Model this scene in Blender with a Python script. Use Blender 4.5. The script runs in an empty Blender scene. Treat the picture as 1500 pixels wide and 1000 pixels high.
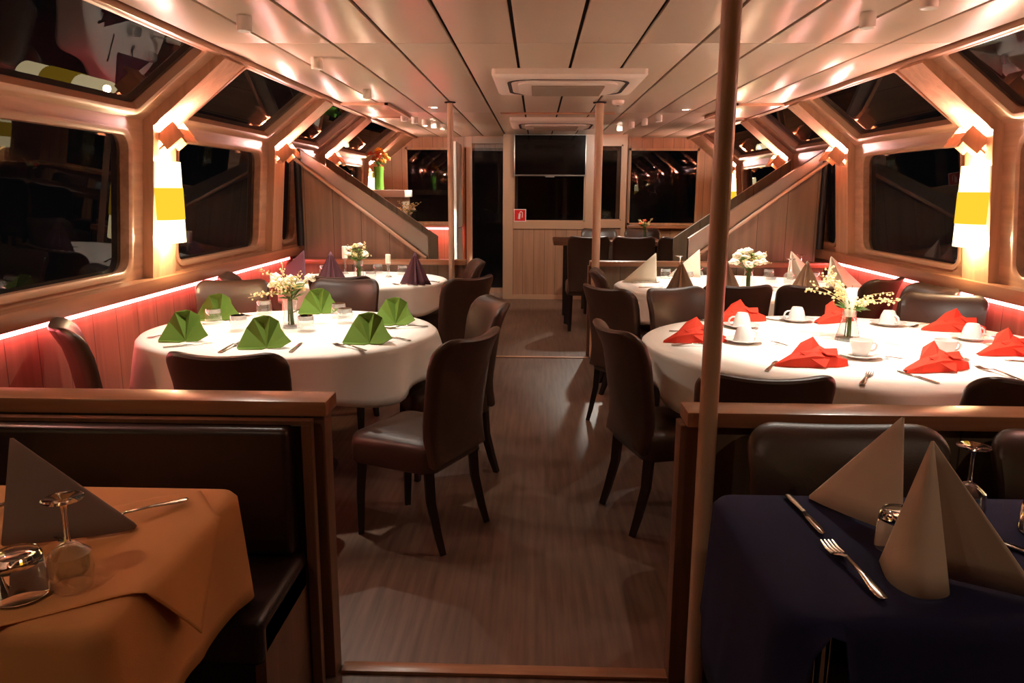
import bpy, bmesh, math, random
from mathutils import Vector, Matrix, noise
random.seed(7)
PI = math.pi
C = bpy.context.scene.collection
scene = bpy.context.scene

# ------------------------------------------------------------------ materials
def nodes_of(name):
    m = bpy.data.materials.new(name); m.use_nodes = True
    nt = m.node_tree; b = nt.nodes['Principled BSDF']
    return m, nt, b
def lin(c):
    return tuple((x / 12.92 if x <= .04045 else ((x + .055) / 1.055) ** 2.4) for x in c)
def plain(name, col, rough=.5, metal=0., spec=.5, bump=0, bscale=200, sheen=0):
    m, nt, b = nodes_of(name)
    b.inputs['Base Color'].default_value = (*lin(col), 1)
    b.inputs['Roughness'].default_value = rough
    b.inputs['Metallic'].default_value = metal
    b.inputs['Specular IOR Level'].default_value = spec
    if sheen: b.inputs['Sheen Weight'].default_value = sheen
    if bump:
        tc = nt.nodes.new('ShaderNodeTexCoord'); n = nt.nodes.new('ShaderNodeTexNoise'); bp = nt.nodes.new('ShaderNodeBump')
        n.inputs['Scale'].default_value = bscale; n.inputs['Detail'].default_value = 3
        bp.inputs['Strength'].default_value = bump; bp.inputs['Distance'].default_value = .004
        nt.links.new(tc.outputs['Object'], n.inputs['Vector']); nt.links.new(n.outputs['Fac'], bp.inputs['Height'])
        nt.links.new(bp.outputs['Normal'], b.inputs['Normal'])
    return m
def wood(name, c1, c2, rough=.4, axis='Z', scale=14, bump=.05, board=0, coat=0):
    m, nt, b = nodes_of(name)
    tc = nt.nodes.new('ShaderNodeTexCoord'); mp = nt.nodes.new('ShaderNodeMapping')
    s = {'X': (.06, 1, 1), 'Y': (1, .06, 1), 'Z': (1, 1, .06)}[axis]
    mp.inputs['Scale'].default_value = s
    n = nt.nodes.new('ShaderNodeTexNoise'); n.inputs['Scale'].default_value = scale; n.inputs['Detail'].default_value = 6
    n.inputs['Distortion'].default_value = .6
    cr = nt.nodes.new('ShaderNodeValToRGB')
    cr.color_ramp.elements[0].color = (*lin(c1), 1); cr.color_ramp.elements[0].position = .32
    cr.color_ramp.elements[1].color = (*lin(c2), 1); cr.color_ramp.elements[1].position = .68
    nt.links.new(tc.outputs['Object'], mp.inputs['Vector']); nt.links.new(mp.outputs['Vector'], n.inputs['Vector'])
    nt.links.new(n.outputs['Fac'], cr.inputs['Fac'])
    out = cr.outputs['Color']
    if board:   # dark joints between vertical boards
        sp = nt.nodes.new('ShaderNodeSeparateXYZ'); nt.links.new(tc.outputs['Object'], sp.inputs[0])
        ad = nt.nodes.new('ShaderNodeMath'); ad.operation = 'ADD'
        nt.links.new(sp.outputs['X'], ad.inputs[0]); nt.links.new(sp.outputs['Y'], ad.inputs[1])
        md = nt.nodes.new('ShaderNodeMath'); md.operation = 'PINGPONG'; md.inputs[1].default_value = board
        nt.links.new(ad.outputs[0], md.inputs[0])
        lt = nt.nodes.new('ShaderNodeMath'); lt.operation = 'LESS_THAN'; lt.inputs[1].default_value = .0025
        nt.links.new(md.outputs[0], lt.inputs[0])
        mx = nt.nodes.new('ShaderNodeMix'); mx.data_type = 'RGBA'
        nt.links.new(lt.outputs[0], mx.inputs['Factor']); nt.links.new(out, mx.inputs['A'])
        mx.inputs['B'].default_value = (*lin(tuple(x * .62 for x in c1)), 1)
        out = mx.outputs['Result']
    nt.links.new(out, b.inputs['Base Color'])
    b.inputs['Roughness'].default_value = rough
    if coat: b.inputs['Coat Weight'].default_value = coat
    if bump:
        bp = nt.nodes.new('ShaderNodeBump'); bp.inputs['Strength'].default_value = bump; bp.inputs['Distance'].default_value = .002
        nt.links.new(n.outputs['Fac'], bp.inputs['Height']); nt.links.new(bp.outputs['Normal'], b.inputs['Normal'])
    return m
def emit(name, col, s):
    m = bpy.data.materials.new(name); m.use_nodes = True; nt = m.node_tree
    for n in list(nt.nodes): nt.nodes.remove(n)
    e = nt.nodes.new('ShaderNodeEmission'); o = nt.nodes.new('ShaderNodeOutputMaterial')
    e.inputs[0].default_value = (*col, 1); e.inputs[1].default_value = s
    nt.links.new(e.outputs[0], o.inputs[0]); return m
def thin_glass(name, tint=(1, 1, 1), ior=1.5, rough=0.0, boost=1.0):
    m = bpy.data.materials.new(name); m.use_nodes = True; nt = m.node_tree
    for n in list(nt.nodes): nt.nodes.remove(n)
    t = nt.nodes.new('ShaderNodeBsdfTransparent'); g = nt.nodes.new('ShaderNodeBsdfGlossy'); mx = nt.nodes.new('ShaderNodeMixShader')
    f = nt.nodes.new('ShaderNodeFresnel'); o = nt.nodes.new('ShaderNodeOutputMaterial')
    # same reflectance from either side of the sheet
    ge = nt.nodes.new('ShaderNodeNewGeometry'); mr = nt.nodes.new('ShaderNodeMapRange')
    mr.inputs['To Min'].default_value = ior; mr.inputs['To Max'].default_value = 1 / ior
    nt.links.new(ge.outputs['Backfacing'], mr.inputs['Value']); nt.links.new(mr.outputs['Result'], f.inputs['IOR'])
    t.inputs[0].default_value = (*tint, 1)
    g.inputs['Color'].default_value = (1, 1, 1, 1); g.inputs['Roughness'].default_value = rough
    mu = nt.nodes.new('ShaderNodeMath'); mu.operation = 'MULTIPLY'; mu.inputs[1].default_value = boost; mu.use_clamp = True
    nt.links.new(f.outputs[0], mu.inputs[0])
    nt.links.new(mu.outputs[0], mx.inputs[0]); nt.links.new(t.outputs[0], mx.inputs[1]); nt.links.new(g.outputs[0], mx.inputs[2])
    nt.links.new(mx.outputs[0], o.inputs[0]); return m
def translucent(name, col, mixf=.6, em=0):
    m = bpy.data.materials.new(name); m.use_nodes = True; nt = m.node_tree
    for n in list(nt.nodes): nt.nodes.remove(n)
    d = nt.nodes.new('ShaderNodeBsdfDiffuse'); t = nt.nodes.new('ShaderNodeBsdfTranslucent'); mx = nt.nodes.new('ShaderNodeMixShader')
    o = nt.nodes.new('ShaderNodeOutputMaterial')
    d.inputs[0].default_value = (*col, 1); t.inputs[0].default_value = (*col, 1); mx.inputs[0].default_value = mixf
    nt.links.new(d.outputs[0], mx.inputs[1]); nt.links.new(t.outputs[0], mx.inputs[2])
    last = mx.outputs[0]
    if em:
        e = nt.nodes.new('ShaderNodeEmission'); e.inputs[0].default_value = (*col, 1); e.inputs[1].default_value = em
        a = nt.nodes.new('ShaderNodeAddShader'); nt.links.new(last, a.inputs[0]); nt.links.new(e.outputs[0], a.inputs[1]); last = a.outputs[0]
    nt.links.new(last, o.inputs[0]); return m

M = {}
M['ceil'] = plain('ceiling_lacquer', (.75, .69, .60), .29, 0, .55)
M['gap'] = plain('dark_gap', (.10, .07, .05), .9)
M['beech'] = wood('beech_frame', (.66, .50, .38), (.75, .58, .45), .34, 'Z', 22)
M['beech_y'] = wood('beech_frame_long', (.63, .47, .36), (.72, .55, .43), .34, 'Y', 22)
M['beech_x'] = wood('beech_cap_cross', (.55, .37, .26), (.66, .47, .34), .28, 'X', 22, coat=.2)
M['cap_dark'] = wood('dark_beech_post', (.36, .24, .17), (.46, .32, .23), .4, 'Z', 22)
M['dado'] = wood('dado_beech', (.56, .39, .31), (.66, .47, .38), .5, 'Z', 16, board=.11)
M['ledge'] = wood('ledge_beech', (.55, .36, .26), (.64, .44, .32), .35, 'Y', 20)
M['panel'] = wood('panel_oak', (.44, .38, .31), (.54, .47, .38), .45, 'Z', 14, board=.13)
M['cabin'] = wood('cabin_beech', (.62, .44, .33), (.70, .51, .39), .4, 'Z', 16, board=.075)
M['frame_pink'] = plain('cabin_frame', (.72, .55, .43), .4)
M['leather'] = plain('brown_leather', (.24, .17, .13), .38, 0, .5, .12, 260)
M['leather_back'] = plain('bench_leather', (.16, .105, .095), .36, 0, .5, .1, 260)
M['leg'] = plain('dark_leg', (.11, .07, .055), .35)
M['cloth'] = plain('white_cloth', (.93, .90, .86), .85, 0, .2, .15, 420)
M['orange'] = plain('orange_cloth', (.84, .59, .38), .85, 0, .2, .2, 500)
M['orange2'] = plain('orange_overlay', (.86, .60, .38), .8, 0, .2, .2, 500)
M['navy'] = plain('navy_cloth', (.135, .14, .27), .85, 0, .2, .2, 500)
M['green'] = plain('green_paper', (.36, .47, .17), .8, 0, .2, .1, 400)
M['purple'] = plain('plum_paper', (.44, .31, .35), .85, 0, .2)
M['ivory'] = plain('ivory_paper', (.80, .73, .66), .85, 0, .2, .12, 600)
M['sage'] = plain('pale_paper', (.80, .76, .68), .85, 0, .2)
M['taupe'] = plain('taupe_paper', (.60, .51, .43), .85, 0, .2)
M['grey'] = plain('grey_paper', (.48, .41, .38), .85, 0, .2)
M['red'] = plain('red_paper', (.83, .24, .16), .8, 0, .2, .1, 400)
M['steel'] = plain('steel', (.78, .74, .70), .18, 1.)
M['chrome'] = plain('chrome', (.85, .85, .85), .08, 1.)
M['brushed'] = plain('brushed_metal', (.62, .58, .55), .32, 1.)
M['pole'] = plain('pole_paint', (.74, .62, .51), .28)
M['porcelain'] = plain('porcelain', (.84, .83, .81), .15, 0, .6)
def solid_glass():
    m, nt, b = nodes_of('solid_glass')
    b.inputs['Transmission Weight'].default_value = 1; b.inputs['Roughness'].default_value = .02; b.inputs['IOR'].default_value = 1.48
    b.inputs['Base Color'].default_value = (1, 1, 1, 1); return m
M['solidglass'] = solid_glass()
def milky_glass():
    m = thin_glass('thick_glass', (.8, .8, .78), 1.5, .05, 3.0); nt = m.node_tree
    o = [n for n in nt.nodes if n.type == 'OUTPUT_MATERIAL'][0]; src = o.inputs[0].links[0].from_socket
    d = nt.nodes.new('ShaderNodeBsdfTranslucent'); d.inputs[0].default_value = (.95, .96, .95, 1)
    x = nt.nodes.new('ShaderNodeMixShader'); x.inputs[0].default_value = .4
    nt.links.new(src, x.inputs[1]); nt.links.new(d.outputs[0], x.inputs[2]); nt.links.new(x.outputs[0], o.inputs[0]); return m
M['thickglass'] = None
M['glass'] = thin_glass('clear_glass', (.90, .92, .91), 1.5, 0, 2.4)
M['thickglass'] = milky_glass()
M['pane'] = thin_glass('window_pane', (.55, .58, .6), 1.5, 0, .6)
M['white'] = plain('white_plastic', (.86, .82, .76), .4)
M['whitegrey'] = plain('grille_plastic', (.55, .50, .44), .5)
M['black'] = plain('black_gloss', (.02, .02, .022), .08)
M['blackmat'] = plain('black_matt', (.035, .03, .03), .5)
M['wax'] = plain('candle_wax', (.95, .92, .84), .5)
M['stem'] = plain('green_stem', (.30, .42, .14), .5)
M['leaf'] = plain('green_leaf', (.36, .52, .2), .5)
M['petal'] = plain('white_petal', (.95, .93, .84), .6)
M['bud'] = plain('cream_bud', (.93, .86, .62), .6)
M['twig'] = plain('pale_twig', (.75, .66, .45), .6)
M['yellowfl'] = plain('yellow_petal', (.95, .62, .12), .6)
M['orangefl'] = plain('orange_petal', (.90, .34, .12), .6)
M['greenvase'] = plain('green_vase', (.45, .72, .25), .25)
M['signred'] = plain('sign_red', (.85, .08, .07), .4)
M['signwhite'] = plain('sign_white', (.95, .85, .82), .4)
M['led'] = emit('led_glow', (1, .155, .165), 34)
M['lamp'] = emit('uplight_bulb', (1, .53, .48), 900)
M['downlamp'] = emit('downlight_bulb', (1, .82, .65), 14)
M['spotlens'] = emit('spot_lens', (1, .85, .7), 1.2)
M['shade'] = emit('frosted_shade', (1, .78, .42), 3.2)
M['band'] = emit('yellow_band', (1, .56, .03), .95)
M['convector'] = plain('convector_paint', (.85, .66, .58), .4)
M['night'] = plain('night_black', (.01, .01, .012), .9)

# floor: brown wood-look vinyl
def floor_mat():
    m, nt, b = nodes_of('floor_vinyl')
    N = nt.nodes.new; L = nt.links.new
    tc = N('ShaderNodeTexCoord'); mp = N('ShaderNodeMapping'); mp.inputs['Scale'].default_value = (1, .05, 1)
    n = N('ShaderNodeTexNoise'); n.inputs['Scale'].default_value = 42; n.inputs['Detail'].default_value = 5
    L(tc.outputs['Object'], mp.inputs['Vector']); L(mp.outputs['Vector'], n.inputs['Vector'])
    def ramp(a, c):
        r = N('ShaderNodeValToRGB'); r.color_ramp.elements[0].position = .3; r.color_ramp.elements[1].position = .72
        r.color_ramp.elements[0].color = (*lin(a), 1); r.color_ramp.elements[1].color = (*lin(c), 1)
        L(n.outputs['Fac'], r.inputs['Fac']); return r.outputs['Color']
    mid = ramp((.32, .235, .185), (.45, .35, .285))
    col = mid
    L(col, b.inputs['Base Color'])
    b.inputs['Roughness'].default_value = .42
    bp = N('ShaderNodeBump'); bp.inputs['Strength'].default_value = .08; bp.inputs['Distance'].default_value = .002
    L(n.outputs['Fac'], bp.inputs['Height']); L(bp.outputs['Normal'], b.inputs['Normal'])
    return m
M['floor'] = floor_mat()

# ------------------------------------------------------------------ mesh helper
class MB:
    def __init__(s): s.bm = bmesh.new()
    def box(s, x0, y0, z0, x1, y1, z1, bev=0, rot=None, seg=2):
        t = bmesh.new(); bmesh.ops.create_cube(t, size=1)
        sx, sy, sz = abs(x1 - x0), abs(y1 - y0), abs(z1 - z0)
        for v in t.verts: v.co = Vector((v.co.x * sx, v.co.y * sy, v.co.z * sz))
        if bev: bmesh.ops.bevel(t, geom=t.edges[:], offset=min(bev, .49 * min(sx, sy, sz)), segments=seg, affect='EDGES', profile=.6)
        c = Vector(((x0 + x1) / 2, (y0 + y1) / 2, (z0 + z1) / 2))
        for v in t.verts: v.co = (rot @ v.co if rot else v.co) + c
        me = bpy.data.meshes.new('t'); t.to_mesh(me); t.free(); s.bm.from_mesh(me); bpy.data.meshes.remove(me); return s
    def obox(s, c, size, rot, bev=0):
        c = Vector(c); h = Vector(size) / 2
        return s.box(c.x - h.x, c.y - h.y, c.z - h.z, c.x + h.x, c.y + h.y, c.z + h.z, bev, rot)
    def face(s, pts):
        vs = [s.bm.verts.new(p) for p in pts]; s.bm.faces.new(vs); return s
    def loops(s, rings, closed=True, cap0=False, cap1=False):
        prev = None; first = None
        for r in rings:
            vs = [s.bm.verts.new(p) for p in r]
            if prev:
                n = len(vs)
                for i in range(n if closed else n - 1):
                    j = (i + 1) % n
                    s.bm.faces.new((prev[i], prev[j], vs[j], vs[i]))
            else: first = vs
            prev = vs
        if cap0: s.bm.faces.new(first[::-1])
        if cap1: s.bm.faces.new(prev)
        return s
    def tube(s, pts, r, n=10, cap=True, flat=None):
        pts = [Vector(p) for p in pts]; rings = []
        up = Vector((0, 0, 1)); prevx = None
        for i, p in enumerate(pts):
            d = (pts[min(i + 1, len(pts) - 1)] - pts[max(i - 1, 0)])
            d.normalize()
            x = prevx - d * prevx.dot(d) if prevx else d.orthogonal() if abs(d.z) > .98 else d.cross(up)
            if x.length < 1e-6: x = d.orthogonal()
            x.normalize(); y = d.cross(x); prevx = x
            rr = r[i] if isinstance(r, (list, tuple)) else r
            rings.append([p + (x * math.cos(a) + y * math.sin(a)) * rr for a in (2 * PI * k / n + (PI / 4 if n == 4 else 0) for k in range(n))])
        return s.loops(rings, True, cap, cap)
    def lathe(s, prof, n=28, c=(0, 0, 0), cap0=False, cap1=False):
        c = Vector(c)
        return s.loops([[c + Vector((r * math.cos(2 * PI * k / n), r * math.sin(2 * PI * k / n), z)) for k in range(n)] for r, z in prof], True, cap0, cap1)
    def ball(s, c, r, sub=1, sc=(1, 1, 1)):
        t = bmesh.new(); bmesh.ops.create_icosphere(t, subdivisions=sub, radius=r)
        for v in t.verts: v.co = Vector((v.co.x * sc[0], v.co.y * sc[1], v.co.z * sc[2])) + Vector(c)
        me = bpy.data.meshes.new('t'); t.to_mesh(me); t.free(); s.bm.from_mesh(me); bpy.data.meshes.remove(me); return s
    def build(s, name, m, parent=None, smooth=True, solid=0, auto=40):
        bmesh.ops.remove_doubles(s.bm, verts=s.bm.verts, dist=1e-5)
        bmesh.ops.recalc_face_normals(s.bm, faces=s.bm.faces)
        me = bpy.data.meshes.new(name); s.bm.to_mesh(me); s.bm.free()
        me.materials.append(m)
        o = bpy.data.objects.new(name, me); C.objects.link(o)
        if parent: o.parent = parent
        if smooth:
            for p in me.polygons: p.use_smooth = True
            try: me.set_sharp_from_angle(angle=math.radians(auto))
            except Exception: pass
        if solid:
            md = o.modifiers.new('thick', 'SOLIDIFY'); md.thickness = solid; md.offset = 0
        return o

def thing(name, label, cat, loc=(0, 0, 0), rz=0, group=None, scale=1):
    o = bpy.data.objects.new(name, None); C.objects.link(o); o.empty_display_size = .05
    o.location = loc; o.rotation_euler = (0, 0, rz); o.scale = (scale,) * 3
    o['label'] = label; o['category'] = cat
    if group: o['group'] = group
    return o
def tag(o, label, cat, group=None):
    o['label'] = label; o['category'] = cat
    if group: o['group'] = group
    return o
def struct(o): o['kind'] = 'structure'; return o
def tree(o, parent=None):
    c = o.copy(); C.objects.link(c); c.parent = parent
    for ch in o.children: tree(ch, c)
    return c
PROTO = {}
def place(key, maker, loc, rz, label, cat=None, group=None, scale=None):
    """first call makes the thing itself, later calls copy it with its parts"""
    o = PROTO.get(key)
    if o is None: o = PROTO[key] = maker()
    else: o = tree(o)
    o.location = loc; o.rotation_euler = (0, 0, rz); o['label'] = label
    if cat: o['category'] = cat
    if group: o['group'] = group
    elif 'group' in o: del o['group']
    if scale: o.scale = scale if isinstance(scale, tuple) else (scale,) * 3
    return o
def rrect(hx, hy, r, n=6):
    pts = []
    for cx, cy, a0 in ((hx - r, hy - r, 0), (-hx + r, hy - r, PI / 2), (-hx + r, -hy + r, PI), (hx - r, -hy + r, 1.5 * PI)):
        for k in range(n + 1):
            a = a0 + PI / 2 * k / n; pts.append((cx + r * math.cos(a), cy + r * math.sin(a)))
    return pts

# ------------------------------------------------------------------ camera
cam = bpy.data.cameras.new('camera'); co = bpy.data.objects.new('camera', cam); C.objects.link(co)
cam.sensor_width = 36; cam.lens = 36 * 1120 / 1500; cam.clip_start = .02
PITCH, YAW, ROLL = math.radians(11.16), math.radians(1.74), math.radians(.3)
co.matrix_world = Matrix.Translation((-.2, 0, 1.5)) @ Matrix.Rotation(YAW, 4, 'Z') @ Matrix.Rotation(PI / 2 - PITCH, 4, 'X') @ Matrix.Rotation(ROLL, 4, 'Z')
scene.camera = co

# ------------------------------------------------------------------ room shell
Y0, Y1 = -1.6, 11.3
ZC = 2.25
struct(MB().box(-2.75, Y0, -.06, 2.75, Y1, 0).build('floor', M['floor'], smooth=False))
# ceiling: backing plus lacquered panels with open joints
b = MB().box(-2.1, Y0, ZC + .02, 2.1, Y1, ZC + .06); ceil_back = struct(b.build('ceiling', M['gap'], smooth=False))
b = MB()
ys = [Y0, 1.2, 4.2, 7.8, Y1]
for i in range(-6, 6):
    for a, c in zip(ys[:-1], ys[1:]):
        b.box(max(-1.95, i * .32 + .009), a + .003, ZC, min(1.95, i * .32 + .32 - .009), c - .003, ZC + .018, .004)
struct(b.build('ceiling_panel', M['ceil'], ceil_back))
# profile of one side wall: A sill, B kink, D ceiling edge
def side(sg, y, z, d=0):     # lower wall, leaning in a little; d = distance into the room
    x = 2.50 - .08 * (z - .98) / .90
    return Vector((sg * (x - d), y, z))
SL = math.hypot(.47, .37); SD = Vector((-.47, .37)) / SL; SN = Vector((-.37, -.47)) / SL
def slope(sg, y, s, d=0):    # sloped upper wall, s = way up from the kink
    p = Vector((2.42, 1.88)) + SD * s + SN * d
    return Vector((sg * p.x, y, p.y))
pil = [(-1.7, -1.43), (.38, .66), (2.45, 2.73), (4.53, 4.81), (6.58, 6.84), (8.12, 8.4), (10.2, 10.46)]
lower = [(-1.3, .25), (.8, 2.32), (2.87, 4.38), (4.95, 6.42), (6.97, 7.36), (8.5, 10.08)]
UP = {}
def wall_with_openings(mb, mapf, u0, u1, v0, v1, holes, depth):
    """panel in (u,v) with rounded openings one after another along u; openings get a reveal"""
    cuts = [u0] + [(holes[i][1] + holes[i + 1][0]) / 2 for i in range(len(holes) - 1)] + [u1]
    for (a, c, lo, hi, r), c0, c1 in zip(holes, cuts[:-1], cuts[1:]):
        inner = [((a + c) / 2 + x, (lo + hi) / 2 + y) for x, y in rrect((c - a) / 2, (hi - lo) / 2, r, 5)]
        n = len(inner); q = n // 4
        outer = []
        for k, (x, y) in enumerate(inner):
            qd, i = divmod(k, q); f = i / (q - 1)
            # corner fans: first half runs along one side of the rectangle, second half along the next
            if qd == 0: o = (c1, y) if f < .5 else ((c1, v1) if f == .5 else (x, v1))
            elif qd == 1: o = (x, v1) if f < .5 else ((c0, v1) if f == .5 else (c0, y))
            elif qd == 2: o = (c0, y) if f < .5 else ((c0, v0) if f == .5 else (x, v0))
            else: o = (x, v0) if f < .5 else ((c1, v0) if f == .5 else (c1, y))
            outer.append(o)
        # force exact corners
        for qd, corner in enumerate(((c1, v1), (c0, v1), (c0, v0), (c1, v0))): outer[qd * q + q // 2] = corner
        mb.loops([[mapf(*p, 0) for p in outer], [mapf(*p, 0) for p in inner], [mapf(*p, -depth) for p in inner]])
PIL = {-1: [(a - .13, c - .13) for a, c in pil], 1: pil}
LOW = {-1: [(a - .13, c - .13) for a, c in lower], 1: lower}
wn = 0
for sg, sname in ((-1, 'left'), (1, 'right')):
    pil, lower = PIL[sg], LOW[sg]
    wide = lower[4]
    b = MB()
    b.box(sg * 2.45, Y0, 0, sg * 2.56, Y1, .9)
    struct(b.build('wall_' + sname, M['dado'], smooth=False))
    b = MB()
    holes = [(a, c, 1.03, 1.80, .09) for a, c in lower]
    wall_with_openings(b, lambda u, v, d, sg=sg: side(sg, u, v, d), Y0, Y1, .98, 1.88, holes, .07)
    holes = [(a, c + (.54 if (a, c) == wide else 0), .055, .57, .035) for a, c in lower]
    wall_with_openings(b, lambda u, v, d, sg=sg: slope(sg, u, v, d), Y0, Y1, 0, SL, holes, .06)
    struct(b.build('wall_%s_frame' % sname, M['beech_y'], auto=30))
    # sill ledge and ceiling edge trim
    b = MB().box(sg * 2.40, Y0, .905, sg * 2.62, Y1, .985, .006)
    struct(b.build('trim_%d' % (1 if sg < 0 else 2), M['ledge']))
    b = MB().box(sg * 1.93, Y0, 2.225, sg * 1.975, Y1, 2.262, .006)
    struct(b.build('trim_%d' % (3 if sg < 0 else 4), M['beech_y']))
    for i, (a, c) in enumerate(lower):
        for kind in (0, 1):
            wn += 1
            if kind == 0: mapf, v0, v1, r, off, cc = (lambda u, v, d: side(sg, u, v, d)), 1.03, 1.80, .09, -.045, c
            else: mapf, v0, v1, r, off, cc = (lambda u, v, d: slope(sg, u, v, d)), .055, .57, .035, -.04, c + (.54 if (a, c) == wide else 0)
            o1 = [((a + cc) / 2 + x, (v0 + v1) / 2 + y) for x, y in rrect((cc - a) / 2, (v1 - v0) / 2, r, 5)]
            o2 = [((a + cc) / 2 + x, (v0 + v1) / 2 + y) for x, y in rrect((cc - a) / 2 - .014, (v1 - v0) / 2 - .014, r - .012, 5)]
            o3 = [((a + cc) / 2 + x, (v0 + v1) / 2 + y) for x, y in rrect((cc - a) / 2 + .02, (v1 - v0) / 2 + .02, r + .01, 5)]
            f = MB().loops([[mapf(*p, 0) for p in o3], [mapf(*p, .012) for p in o3], [mapf(*p, .014) for p in o1], [mapf(*p, .004) for p in o2], [mapf(*p, off) for p in o2]])
            w = struct(f.build('window_%d' % wn, M['beech_y'] if kind == 0 else M['frame_pink'], auto=50))
            g = MB().face([mapf(*p, off) for p in o1])
            g.build('pane', M['pane'], w, smooth=False)
# pillars between the bays: projecting boards up the wall and along the slope
for sg, sname in ((-1, 'port'), (1, 'starboard')):
    for i, (a, c) in enumerate(PIL[sg]):
        b = MB()
        ring = lambda y: [side(sg, y, .985, -.06), side(sg, y, .985, .06), side(sg, y, 1.855, .06), slope(sg, y, .03, .06), slope(sg, y, SL - .01, .045), slope(sg, y, SL - .01, -.06), slope(sg, y, 0, -.06)]
        b.loops([ring(a), ring(c)], True, True, True)
        o = struct(b.build('pillar', M['beech'], smooth=False))
# near end and stern walls
struct(MB().box(-2.75, Y0 - .1, 0, 2.75, Y0, 2.4).build('wall_near', M['cabin'], smooth=False))
b = MB()
b.box(-2.6, Y1, 0, -1.24, Y1 + .08, 1.02); b.box(-.60, Y1, 0, 2.6, Y1 + .08, 1.02)
b.box(-2.6, Y1, 2.1, 2.6, Y1 + .08, 2.35)
for x0, x1 in ((-2.6, -2.1), (-1.36, -1.24), (-.60, -.5), (.98, 1.12), (2.12, 2.6)): b.box(x0, Y1, 1.02, x1, Y1 + .08, 2.1)
struct(b.build('wall_back', M['cabin'], smooth=False))
for x0, x1 in ((-2.1, -1.36), (-.5, .98), (1.12, 2.12)):
    wn += 1
    f = MB()
    for q in ((x0, 1.02, x0 + .03, 2.1), (x1 - .03, 1.02, x1, 2.1), (x0, 1.02, x1, 1.05), (x0, 2.07, x1, 2.1)): f.box(q[0], Y1 - .02, q[1], q[2], Y1, q[3])
    w = struct(f.build('window_%d' % wn, M['beech'], smooth=False))
    MB().box(x0, Y1 + .02, 1.02, x1, Y1 + .03, 2.1).build('pane', M['pane'], w, smooth=False)
f = MB()
for q in ((-1.24, 0, -1.20, 2.1), (-.64, 0, -.60, 2.1), (-1.24, 2.06, -.60, 2.1), (-1.24, .0, -.60, .08)): f.box(q[0], Y1 + .01, q[1], q[2], Y1 + .05, q[3])
w = struct(f.build('door_2', M['cap_dark'], smooth=False))
MB().box(-1.2, Y1 + .025, .08, -.64, Y1 + .031, 2.06).build('pane', M['pane'], w, smooth=False)
t = thing('led_strip', 'short glowing pink strip under the stern window sill beyond the stair rail', 'light strip', (-1.85, Y1 - .12, .955))
MB().box(-.55, -.02, -.012, .5, .02, .012).build('diffuser', M['led'], t, smooth=False)
MB().box(-.56, -.024, .012, .51, .024, .02).build('channel', M['brushed'], t, smooth=False)
struct(MB().box(-2.45, Y1 - .18, .98, -1.3, Y1, 1.02, .005).build('trim_5', M['beech_x']))
struct(MB().box(1.1, Y1 - .18, .98, 2.45, Y1, 1.02, .005).build('trim_6', M['beech_x']))

# LED strips under the ledges
for sg, y0, y1, side_txt in ((-1, 2.22, 6.86, 'beside the green and plum napkin tables'), (1, 2.22, 6.9, 'beside the red and taupe napkin tables')):
    t = thing('led_strip', 'glowing pink LED strip under the window ledge ' + side_txt, 'light strip', (sg * 2.43, 0, .893))
    MB().box(-.009, y0, -.011, .009, y1, .011).build('diffuser', M['led'], t, smooth=False)
    MB().box(sg * .010, y0, -.011, sg * .019, y1, .012).build('channel', M['brushed'], t, smooth=False)
# convector casings along the walls
for sg, txt in ((-1, 'beside the green napkin table'), (1, 'beside the red napkin table')):
    t = thing('convector_heater', 'low convector casing with slotted grille at the wall ' + txt, 'heater', (sg * 2.415, 0, 0))
    ye = 6.5 if sg < 0 else 3.9
    MB().box(-.03, 2.6, .0, .03, ye, .36, .008).build('casing', M['convector'], t)
    g = MB().box(-.026, 2.62, .36, .026, ye - .02, .362)
    k = 2.65
    while k < ye - .05: g.box(-.024, k, .36, .024, k + .02, .368); k += .045
    g.build('grille', M['white'], t, smooth=False)

# ------------------------------------------------------------------ uplights on the pillars
def uplight():
    t = thing('uplight', '', 'wall light')
    r = Matrix.Rotation(math.radians(-38), 3, 'Y')   # leans with the slope (built for the port side, +x into the room)
    f = MB()
    f.obox((.055, 0, 0), (.012, .15, .10), r); f.obox((-.01, -.07, -.0), (.13, .012, .10), r); f.obox((-.01, .07, 0), (.13, .012, .10), r)
    f.obox((-.01 - .03, 0, -.045), (.12, .14, .012), r)
    f.build('housing', M['beech'], t, smooth=False)
    up = r @ Vector((0, 0, 1))
    MB().tube([up * .052 + Vector((0, -.04, 0)), up * .052 + Vector((0, .04, 0))], .017, 10).build('lamp', M['lamp'], t)
    return t
names = {0: None}
up_where = {2: 'above the bench partition', 3: 'above the yellow sconce', 4: 'ahead of the stairway opening', 5: 'behind the sloping stair rail', 6: 'next to the stern window'}
for sg, sn in ((-1, 'green napkin side'), (1, 'red napkin side')):
    for i, (a, c) in enumerate(PIL[sg]):
        if i < 2: continue
        y = (a + c) / 2
        p = Vector((sg * 2.295, y, 1.80))
        place('uplight', uplight, p, 0 if sg < 0 else PI, 'box uplight on the pillar %s, %s' % (up_where.get(i, 'near the entrance'), sn), 'wall light')
        L = bpy.data.lights.new('uplight_lamp', 'SPOT'); L.energy = {2: 8, 3: 14, 4: 14}.get(i, 20); L.color = (1, .52, .48); L.spot_size = math.radians(130); L.spot_blend = .7; L.shadow_soft_size = .025
        lo = bpy.data.objects.new('uplight_lamp', L); C.objects.link(lo)
        p2 = Vector((sg * 2.265, y, 1.885)); lo.location = p2
        d = Vector((-sg * .62, 0, .78)); lo.rotation_euler = d.to_track_quat('-Z', 'Y').to_euler()
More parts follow.
